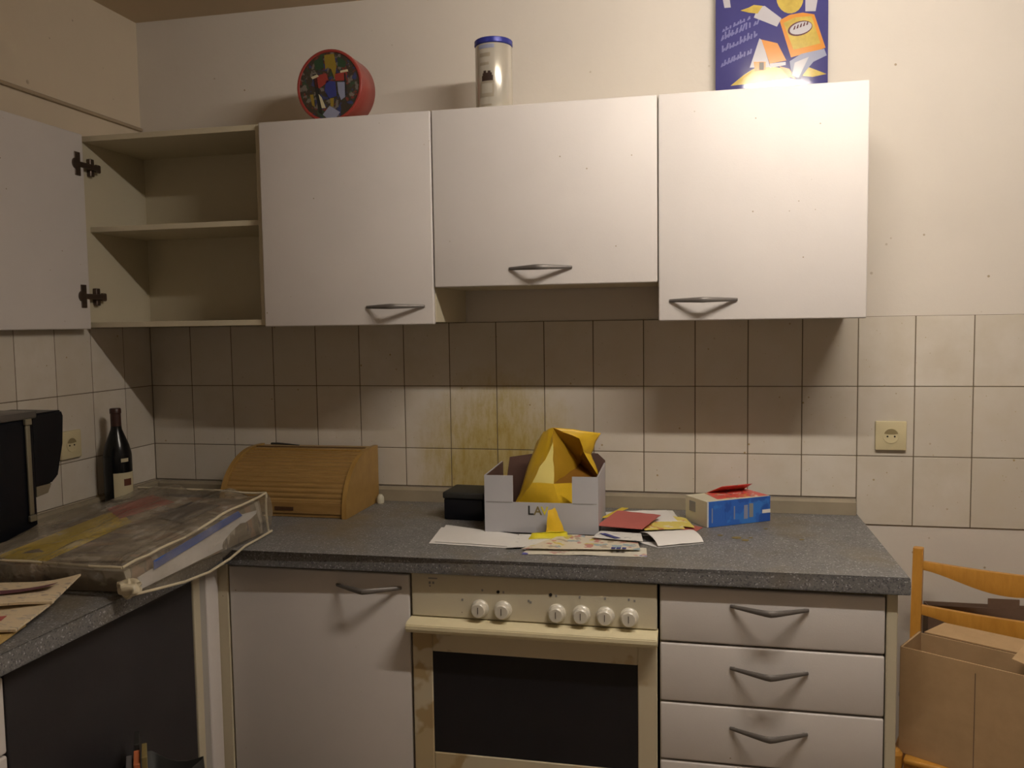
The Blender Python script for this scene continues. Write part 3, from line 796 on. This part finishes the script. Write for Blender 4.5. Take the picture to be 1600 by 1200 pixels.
# ------------------------------------------------------------------ papers on the worktop
Z0 = ZW + .0006
def paper(nm, corners, z, mt, label, cat='paper', group=None, **k):
    o = link(nm, sheet(corners, z, **k), mt, None, True); return tag(o, label, cat, group)
paper('paper_sheet', [(1.137, -.512), (1.36, -.526), (1.35, -.40), (1.118, -.34)], Z0, 'paper', 'lowest loose white sheet of the pile left of the yellow packet', 'paper', 'white sheets in front of the tray', wav=.0006, seed=1)
paper('paper_sheet', [(1.150, -.500), (1.365, -.518), (1.345, -.395), (1.125, -.32)], Z0+.0022, 'paper', 'topmost white sheet of the pile left of the yellow packet', 'paper', 'white sheets in front of the tray', wav=.0006, seed=2)
paper('paper_sheet', [(1.345, -.538), (1.47, -.50), (1.46, -.39), (1.35, -.40)], Z0+.0046, 'paperprint', 'white printed sheet partly under the small yellow packet', 'paper', wav=.0006, seed=3)
paper('leaflet', [(1.392, -.574), (1.690, -.550), (1.684, -.470), (1.40, -.485)], Z0, 'flyer2', 'pale leaflet nearest the worktop edge below the red card', 'leaflet', wav=.0016, seed=4)
lf = paper('leaflet', [(1.385, -.548), (1.672, -.512), (1.655, -.400), (1.47, -.395)], Z0+.0062, 'flyer', 'colourful supermarket leaflet fanned out in front of the tray', 'leaflet', wav=.0022, seed=5)
paper('leaflet', [(1.545, -.435), (1.675, -.455), (1.665, -.375), (1.56, -.365)], Z0+.0125, 'paperprint', 'cream leaflet with blue stripe directly below the red card', 'leaflet', wav=.001, seed=6)
o = link('printed_stripe', sheet([(1.560, -.400), (1.575, -.396), (1.618, -.440), (1.603, -.444)], Z0+.0151, nu=4, nv=4, wav=.0001), 'navyprint', bpy.data.objects['leaflet.002'] if 'leaflet.002' in bpy.data.objects else None)
for q in range(3):
    link('printed_block', sheet([(1.603+q*.013, -.533+q*.001), (1.613+q*.013, -.533+q*.001), (1.613+q*.013, -.518+q*.001), (1.603+q*.013, -.518+q*.001)], Z0+.0118, nu=1, nv=1, wav=0), 'navyprint', lf)
paper('paper_sheet', [(1.540, -.085), (1.735, -.035), (1.765, -.19), (1.585, -.26)], Z0+.000, 'paperprint', 'white printed letter at the back of the heap, below the tiled wall', 'paper', wav=.002, seed=7)
paper('leaflet', [(1.70, -.115), (1.775, -.155), (1.80, -.262), (1.66, -.23)], Z0+.0058, 'yellowpaper', 'yellow leaflet between the white letter and the blue carton', 'leaflet', wav=.001, seed=8)
paper('red_card', [(1.775, -.20), (1.822, -.235), (1.80, -.290), (1.745, -.25)], Z0+.0002, 'red', 'small red slip at the near corner of the blue carton', 'card', wav=.0004, seed=9)
paper('paper_sheet', [(1.585, -.11), (1.72, -.075), (1.755, -.215), (1.60, -.27)], Z0+.0095, 'paper', 'upper white letter of the heap, behind the red card', 'paper', wav=.0014, seed=10)
paper('leaflet', [(1.650, -.255), (1.76, -.235), (1.775, -.315), (1.672, -.345)], Z0+.0142, 'yellowpaper', 'pale yellow leaflet poking out right of the red card', 'leaflet', wav=.001, seed=11)
o = paper('leaflet', [(1.545, -.245), (1.562, -.235), (1.612, -.105), (1.592, -.100)], Z0+.0185, 'yellow', 'narrow yellow strip lying behind the red card', 'leaflet', wav=.0004, seed=12)
paper('red_envelope', [(1.548, -.352), (1.668, -.372), (1.708, -.205), (1.585, -.165)], Z0+.0225, 'red', 'red envelope on top of the heap of papers', 'envelope', wav=.0012, seed=13, th=.0015)
# folded white paper
bm = bmesh.new()
def fold(u, v): return .006 + .014*math.sin(PI*min(1, u*1.15))*.8
o = link('folded_letter', sheet([(1.655, -.350), (1.778, -.312), (1.822, -.405), (1.712, -.462)], Z0+.0002, .0009, 16, 12, .001, 14, lambda u, v: .016*math.sin(PI*v)**.7+.004), 'paper', None, True)
tag(o, 'folded white letter, bulging open, at the right front of the heap', 'paper')
link('lower_flap', sheet([(1.662, -.420), (1.712, -.464), (1.822, -.405), (1.790, -.380)], Z0+.0002, .0009, 10, 6, .0006, 15), 'paper', o, True)

# ------------------------------------------------------------------ blue carton
a = math.radians(33)
bc = thing('food_carton', 'blue food carton with red top lying near the socket wall', 'carton', (1.832, -.236, ZW+.0006), a)
LX, LY, LZ = .205, .106, .071
link('carton_body', B(0, LX, 0, LY, 0, LZ, .0008, 1), 'cream', bc)
link('blue_side', B(.0005, LX-.0005, -.0010, -.0001, .0005, LZ-.0005), 'blue', bc)
link('end_panel', B(LX+.0001, LX+.0010, .0005, LY-.0005, .0005, LZ-.0005), 'blue', bc)
bm = bmesh.new(); prism(bm, [(.045, .018), (LX-.004, .004), (LX-.004, LY-.004), (.06, LY-.004)], LZ+.0001, LZ+.0008, 'xy'); tpn = link('top_print', bm, 'redprint', bc)
# half open flap on top
bm = bmesh.new(); prism(bm, [(.07, .0), (.195, .0), (.19, .05), (.09, .05)], 0, .0012, 'xy')
fl = link('lid_flap', bm, 'redprint', bc); fl.location = (0, LY-.002, LZ+.0015); fl.rotation_euler = (math.radians(152), 0, 0)
fl.location = (0, LY-.001, LZ+.001)
link('edge_stripe', B(.0005, .004, -.0016, -.0011, .001, LZ-.001), 'white', bc)
link('barcode', B(-.0010, -.0002, LY*.52, LY*.80, LZ*.45, LZ*.85), 'greyprint', bc)
link('label_picture', B(.118, .130, -.0018, -.0011, .014, .052), 'bluew', bc); link('label_picture', B(.135, .148, -.0018, -.0011, .017, .055), 'greyprint', bc)
link('white_tab', B(.178, LX, -.0018, -.0011, .024, .034), 'white', bc)
for q, xx in enumerate((.014, .05, .058, .085, .100)): link('text_column', B(xx, xx+.0035, -.0016, -.0011, .012+.004*(q % 2), .052), 'bluew' if q in (0, 3) else 'blue', bc)

CR_LAB = ['largest brown crumb in the cluster on the worktop in front of the blue carton', 'second brown crumb of the cluster, nearer the worktop edge', 'small brown crumb at the right end of the crumb cluster', 'brown crumb left of the cluster, close to the folded white letter', 'lone small crumb far right on the worktop, near its right end', 'tiny crumb right beside the right corner of the blue carton']
# crumbs / dirt spots
for i, (x, y, s) in enumerate(((1.905, -.33, .012), (1.925, -.352, .009), (1.94, -.325, .006), (1.865, -.31, .008), (2.065, -.325, .006), (1.985, -.22, .006))):
    bm = bmesh.new(); bmesh.ops.create_icosphere(bm, subdivisions=2, radius=s)
    for v in bm.verts: v.co += noise.noise_vector(v.co*90+Vector((i, 0, 0)))*s*.4; v.co.z *= .13
    for v in bm.verts: v.co.z = max(v.co.z, -s*.05)
    o = link('food_crumb', bm, 'olive', smooth=True); o.location = (x, y, ZW+.0004+s*.06)
    tag(o, CR_LAB[i], 'crumb', 'crumbs on the worktop')

# ------------------------------------------------------------------ plastic bag full of papers
bg = thing('plastic_bag', 'big dusty clear plastic bag full of papers on the corner worktop', 'bag', (0, 0, 0))
bot = [(.275, -1.035, ZW+.001), (.650, -1.02, ZW+.001), (.668, -.470, ZW+.001), (.275, -.44, ZW+.001)]
top = [(.262, -1.035, ZW+.068), (.646, -1.040, ZW+.066), (.660, -.462, ZW+.108), (.240, -.425, ZW+.104)]
def warp(bm, sag=0):
    """rest on the worktop; the part hanging past its inner corner sags"""
    for v in bm.verts:
        if sag and v.co.x > .632 and v.co.y < -.642:
            k = min(1, (v.co.x-.632)/.025)*max(0, math.sin(PI*min(1, (v.co.y+1.04)/.40)))
            low = max(0, 1-(v.co.z-ZW)/.06)
            v.co.z -= sag*k*low; v.co.x += .016*k*low
        else: v.co.z = max(v.co.z, ZW+.0008)
    return bm
fb = slab(bot, top, (34, 44, 10), .011, 6, 2, .014)
for v in fb.verts:      # soft folds running along the bag
    t = max(0, min(1, (v.co.z-ZW)/.08))
    v.co.z += t*(.007*math.sin(v.co.x*34+v.co.y*9) + .004*math.sin(v.co.x*71-v.co.y*13) + .004)
film = link('bag_film', warp(fb, .020), 'film', bg, True)
def edge_pts(a, b, n=14, amp=.006):
    a, b = Vector(a), Vector(b)
    return [a.lerp(b, i/n) + noise.noise_vector(a.lerp(b, i/n)*11)*amp*(1 if 0 < i < n else 0) for i in range(n+1)]
low = [Vector(p) for p in ((.655, -1.03, .936), (.672, -.96, .930), (.682, -.88, .921), (.687, -.79, .917), (.688, -.70, .924), (.688, -.63, .9365), (.684, -.55, .9365), (.678, -.47, .9375))]
for pq in ((top[1], top[2]), low, (top[0], top[1]), (bot[2], top[2]), (top[3], top[2])):
    if len(pq) == 2:
        e1 = edge_pts(*pq)
        for v in e1: v.z = max(v.z, ZW+.0045)
    else: e1 = pq
    link('seam', tube(bmesh.new(), e1, .0032, 8), 'seam', bg, True)
# knotted clump at the near corner
cl_ = bmesh.new(); bmesh.ops.create_icosphere(cl_, subdivisions=4, radius=.022)
for v in cl_.verts: v.co += noise.noise_vector(v.co*70)*.012
for v in cl_.verts: v.co.z *= .8; v.co += Vector((.658, -1.035, ZW+.024))
for v in cl_.verts: v.co.z = max(v.co.z, ZW+.001)
link('gathered_corner', cl_, 'seam', bg, True)
def inset(pts, d, dz):
    c_ = sum((Vector(p) for p in pts), Vector())/4
    return [tuple(Vector(p).lerp(c_, d) + Vector((0, 0, dz))) for p in pts]
o = link('paper_stack', warp(slab(inset(bot, .05, .002), inset(top, .06, -.016), (16, 20, 10), .003, 9, 5, .003)), 'bagfill', None, True)
tag(o, 'thick stack of mixed papers inside the clear plastic bag', 'papers')
def in_bag(corn, dz, mt, lab, seed):
    # lies on the stack, under the film; height follows the bag
    zz = lambda y: ZW + .064 + (y+1.04)/(.58)*.038
    bm = sheet(corn, 0, .0008, 10, 10, .0008, seed)
    for v in bm.verts: v.co.z += zz(v.co.y) - .0135 + dz
    tag(link('leaflet', bm, mt, None, True), lab, 'leaflet')
in_bag([(.27, -.60), (.37, -.68), (.42, -.52), (.31, -.46)], .0022, 'red', 'red leaflet inside the clear plastic bag near the bottle', 1)
in_bag([(.28, -.98), (.42, -1.01), (.42, -.70), (.30, -.60)], .0012, 'yellow', 'yellow leaflet inside the clear plastic bag on its left side', 2)
in_bag([(.46, -.66), (.56, -.70), (.57, -.54), (.47, -.52)], .0042, 'grey', 'dark grey leaflet inside the clear plastic bag behind the middle', 3)
in_bag([(.48, -.99), (.61, -.97), (.61, -.74), (.52, -.76)], .0042, 'bagfill', 'mottled leaflet inside the clear plastic bag at its front', 4)
bm = bmesh.new(); prism(bm, [(-.95, ZW+.036), (-.58, ZW+.072), (-.60, ZW+.088), (-.95, ZW+.056)], .6545, .6560, 'yz')
o = link('blue_folder', bm, 'bluepaper'); tag(o, 'blue folder edge showing through the side of the clear plastic bag', 'folder')
bm = bmesh.new(); prism(bm, [(-1.0, ZW+.006), (-.52, ZW+.010), (-.50, ZW+.068), (-.58, ZW+.074), (-1.0, ZW+.034)], .6505, .6520, 'yz')
o = link('white_folder', bm, 'paper'); tag(o, 'white papers pressed against the side of the clear plastic bag', 'papers')

# ------------------------------------------------------------------ newspapers at the left edge
for k, (corn, z, mt, lab, lf_) in enumerate((
        ([(.30, -1.45), (.606, -1.345), (.585, -1.235), (.28, -1.20)], Z0, 'newsyellow', 'yellowed newspaper lowest in the pile at the left edge', .004),
        ([(.30, -1.36), (.600, -1.275), (.575, -1.150), (.28, -1.12)], Z0+.0125, 'newsprint', 'folded newspaper in the middle of the pile at the left edge', .006),
        ([(.30, -1.26), (.583, -1.165), (.565, -1.062), (.28, -1.09)], Z0+.0275, 'newsprint', 'topmost newspaper with a maroon headline at the left edge', .012))):
    o = link('newspaper', sheet(corn, z, .0045, 18, 12, .0012, 20+k, (lambda L: (lambda u, v: L*(u**4)*v*2))(lf_)), mt, None, True)
    tag(o, lab, 'newspaper', 'newspapers at the left edge')
    if k == 2:
        link('headline', sheet([(.33, -1.20), (.545, -1.128), (.545, -1.104), (.33, -1.170)], z+.0075, .0006, 12, 3, .0004, 21, lambda u, v: .012*((u*.93)**4)*1.5), 'newsmaroon', o)
    if k == 1:
        link('printed_mark', sheet([(.50, -1.262), (.545, -1.25), (.535, -1.225), (.52, -1.235)], z+.0085, .0006, 4, 3, .0002, 22), 'red', o)

# ------------------------------------------------------------------ wine bottle
bt = thing('wine_bottle', 'dark wine bottle with cream label in the corner behind the plastic bag', 'bottle', (.0705, -.285, ZW+.0006))
prof = [(.034, 0), (.0395, .004), (.041, .012), (.041, .165), (.040, .180), (.034, .205), (.024, .232), (.0165, .252), (.0152, .262)]
bm = bmesh.new(); lathe(bm, prof, (0, 0, 0), 44); link('bottle_glass', bm, 'bottle', bt, True)
bm = bmesh.new(); lathe(bm, [(.0154, .2625), (.0150, .300), (.0165, .302), (.0165, .314), (.0145, .317)], (0, 0, 0), 32); link('capsule', bm, 'capsule', bt, True)
def lab(a0, a1, z0, z1, r, mt, nm, par):
    bm = bmesh.new(); lathe(bm, [(r+.0003, z0), (r+.0008, z0), (r+.0008, z1), (r+.0003, z1)], (0, 0, 0), 16, 'z', math.radians(a0), math.radians(a1), False); return link(nm, bm, mt, par, True)
l_ = lab(-72, 22, .042, .122, .041, 'label', 'label', bt); lab(-32, 2, .082, .103, .0418, 'brownprint', 'label_emblem', l_); lab(-40, -8, .155, .166, .041, 'label', 'neck_seal', bt)

# ------------------------------------------------------------------ coffee machine
cm = thing('coffee_machine', 'black coffee machine at the left edge with a silver strip', 'coffee machine', (0, 0, 0))
link('housing', B(.055, .232, -1.05, -.795, ZW+.0006, 1.275, .006, 3), 'black', cm, True)
link('top_plate', B(.052, .235, -1.06, -.785, 1.2755, 1.294, .005, 2), 'machinetoplit', cm, True)
bm = bmesh.new(); prism(bm, [(-.794, 1.106), (-.735, 1.106), (-.712, 1.122), (-.690, 1.20), (-.684, 1.272), (-.690, 1.286), (-.794, 1.286)], .075, .225, 'yz')
bmesh.ops.bevel(bm, geom=list(bm.edges), offset=.004, segments=2, affect='EDGES')
link('brew_head', bm, 'black', cm, True)
bm = bmesh.new(); prism(bm, [(-.785, 1.080), (-.748, 1.084), (-.735, 1.1055), (-.785, 1.1055)], .17, .222, 'yz'); link('spout', bm, 'silver', cm)
st_ = bmesh.new(); box(st_, .2325, .2385, -.826, -.812, 1.045, 1.262, .0025, 2); box(st_, .2325, .242, -.829, -.809, 1.262, 1.278, .002, 1); box(st_, .2325, .242, -.829, -.809, 1.028, 1.044, .002, 1)
link('silver_strip', st_, 'silver', cm, True)

# ------------------------------------------------------------------ bag with booklets in front of the dark appliance
hb = thing('shopping_bag', 'dark shopping bag standing in front of the dark appliance', 'bag', (0, 0, 0))
bm = bmesh.new(); A = []
for zc, g_ in ((.001, 0), (.15, .012), (.35, .010), (.560, 0)):
    ring = []
    for k in range(28):
        a_ = 2*PI*k/28; cx_, cy_ = .70, -1.10
        x = cx_ + (.075+g_)*max(-1, min(1, 1.35*math.cos(a_))); y = cy_ + (.14+g_)*max(-1, min(1, 1.35*math.sin(a_)))
        ring.append(bm.verts.new((x, y, zc + (.012*math.sin(3*a_) if zc > .5 else 0))))
    A.append(ring)
for i in range(3):
    for k in range(28): bm.faces.new((A[i][k], A[i][(k+1) % 28], A[i+1][(k+1) % 28], A[i+1][k]))
bm.faces.new(A[0][::-1]); o = link('bag_body', bm, 'blackmat', hb, True); o.modifiers.new('t', 'SOLIDIFY').thickness = .002
for k, (z1, mt, lb_, th_) in enumerate(((.612, 'grey', 'grey booklet upright in the dark shopping bag', .012), (.620, 'orange', 'orange booklet upright in the dark shopping bag', .012), (.632, 'olive', 'olive booklet upright in the dark shopping bag', .010), (.630, 'blackmat', 'black booklet upright in the dark shopping bag, behind the orange one', .010))):
    bm = B(-.032, .032, -th_/2, th_/2, 0, z1-.30, .001, 1)
    o = link('booklet', bm, mt); d_ = (k-1)*.0145 if k < 3 else .000
    o.location = (.693+.81*d_ - (.0 if k < 3 else .040), -1.085+.58*d_ + (.0 if k < 3 else .056), .30); o.rotation_euler = (0, 0, math.atan2(-.81, .58))
    tag(o, lb_, 'booklet', 'booklets in the dark shopping bag')

# ------------------------------------------------------------------ chair
ch = thing('wooden_chair', 'orange varnished wooden chair right of the drawers carrying a cardboard box', 'chair', (2.388, -.125, 0), math.radians(-20))
CWd, CDp, SZ = .42, .39, .474
def post(x0):
    pts = []
    for z in (0, .2, .44, .60, .75, .872): pts.append((x0, -.05 + (0 if z < .45 else (z-.45)*.12) - (0 if z > .2 else (.2-z)*-.1), z))
    bm = bmesh.new(); rs_ = []
    for p in pts:
        s = .0125; rs_.append([bm.verts.new((p[0]+sx*s, p[1]+sy_*.014, p[2])) for sx, sy_ in ((-1, -1), (1, -1), (1, 1), (-1, 1))])
    for i in range(len(rs_)-1):
        for k in range(4): bm.faces.new((rs_[i][k], rs_[i][(k+1) % 4], rs_[i+1][(k+1) % 4], rs_[i+1][k]))
    bm.faces.new(rs_[0][::-1]); bm.faces.new(rs_[-1])
    bmesh.ops.bevel(bm, geom=[e for e in bm.edges if abs((e.verts[0].co-e.verts[1].co).z) > .01], offset=.004, segments=2, affect='EDGES')
    return bm
for x0 in (0, CWd): link('back_post', post(x0), 'chair', ch, True)
def rail(zt, h0, h1, dy):
    bm = bmesh.new(); rings = []; K = 20
    for i in range(K+1):
        u = i/K; s = math.sin(PI*u); x = .0128 + (CWd-.0256)*u; y = -.05 + (zt-.45)*.12 + dy*s
        hh = h0 + (h1-h0)*s**1.6; zc = zt - .012*s
        rings.append([bm.verts.new((x, y+yy, zz)) for yy, zz in ((-.009, zc-hh), (-.011, zc-hh*.5), (-.007, zc), (.007, zc), (.009, zc-hh))])
    for i in range(K):
        for k in range(5): bm.faces.new((rings[i][k], rings[i][(k+1) % 5], rings[i+1][(k+1) % 5], rings[i+1][k]))
    bm.faces.new(rings[0][::-1]); bm.faces.new(rings[-1]); return bm
link('back_rail', rail(.838, .022, .058, .022), 'chair', ch, True)
link('back_rail', rail(.722, .024, .056, .022), 'chair', ch, True)
for x0 in (0, CWd):
    bm = bmesh.new(); tube(bm, [(x0, -CDp, 0), (x0, -CDp, .2), (x0, -CDp, SZ+.004), (x0, -CDp, SZ+.012)], [.014, .017, .020, .014], 16); link('front_leg', bm, 'chair', ch, True)
bm = bmesh.new(); box(bm, .022, CWd-.022, -CDp-.015, -.066, SZ-.014, SZ, .005, 3); link('seat', bm, 'chair', ch, True)
for (a0, a1, b0, b1) in ((.022, CWd-.022, -CDp-.006, -CDp+.012), (.022, CWd-.022, -.062, -.046)): link('seat_rail', B(a0, a1, b0, b1, SZ-.075, SZ-.0145, .002, 1), 'chair', ch)
for x0 in (0, CWd): link('side_rail', B(x0-.008, x0+.008, -CDp+.018, -.066, SZ-.075, SZ-.015, .002, 1), 'chair', ch)

# ------------------------------------------------------------------ cardboard boxes
cbx = thing('cardboard_box', 'open brown cardboard box standing on the seat of the wooden chair', 'box', (2.268, -.480, SZ+.0008), math.radians(-31))
CW, CD, CHh = .355, .135, .252
bm = bmesh.new()
t_ = .004
box(bm, 0, CW, 0, t_, 0, CHh); box(bm, 0, CW, CD-t_, CD, 0, CHh-.004); box(bm, 0, t_, t_, CD-t_, 0, CHh); box(bm, CW-t_, CW, t_, CD-t_, 0, CHh); box(bm, t_, CW-t_, t_, CD-t_, 0, t_)
link('box_body', bm, 'card', cbx)
link('box_side_shade', B(-.0012, -.0002, .002, CD-.002, .001, CHh), 'carddark', cbx)  # dark sheet painting the shade on the box's left side
def flap(poly, loc, rx, ry=0, mt='card'):
    bm = bmesh.new(); prism(bm, poly, 0, .003, 'xy'); o = link('flap', bm, mt, cbx); o.location = loc; o.rotation_euler = (rx, ry, 0); return o
flap([(.01, 0), (CW-.005, 0), (CW-.02, .085), (.03, .085)], (0, CD+.001, CHh-.003), math.radians(3))
flap([(0, 0), (0, CD-.01), (-.13, CD-.02), (-.13, .01)], (CW-.002, .004, CHh+.001), 0, math.radians(10))
link('seam_line', B(.158, .1595, -.0008, -.0001, .01, CHh-.02), 'carddark', cbx)
b2 = thing('cardboard_box', 'dark cardboard box behind the wooden chair against the wall', 'box', (2.432, -.06, 0))
bm = bmesh.new(); box(bm, 0, .32, 0, .004, 0, .695); box(bm, 0, .004, .0045, .05, 0, .690); box(bm, .316, .32, .0045, .05, 0, .690); box(bm, 0, .32, .0505, .054, 0, .690)
link('box_body', bm, 'carddark', b2)
link('flap', B(.150, .228, .0005, .0035, .6955, .722), 'carddark', b2)

# blue/white bag between cabinet and box
bm = bmesh.new(); bmesh.ops.create_icosphere(bm, subdivisions=4, radius=.03)
for v in bm.verts:
    v.co.x *= .5; v.co.z *= 1.5; v.co += noise.noise_vector(v.co*40)*.010
for v in bm.verts: v.co.z = max(v.co.z + .046, 0)
o = link('plastic_bag', bm, 'bluebag', smooth=True); o.location = (2.335, -.255, SZ+.0005)
tag(o, 'small crumpled blue and white bag between the cabinet and cardboard box', 'bag')
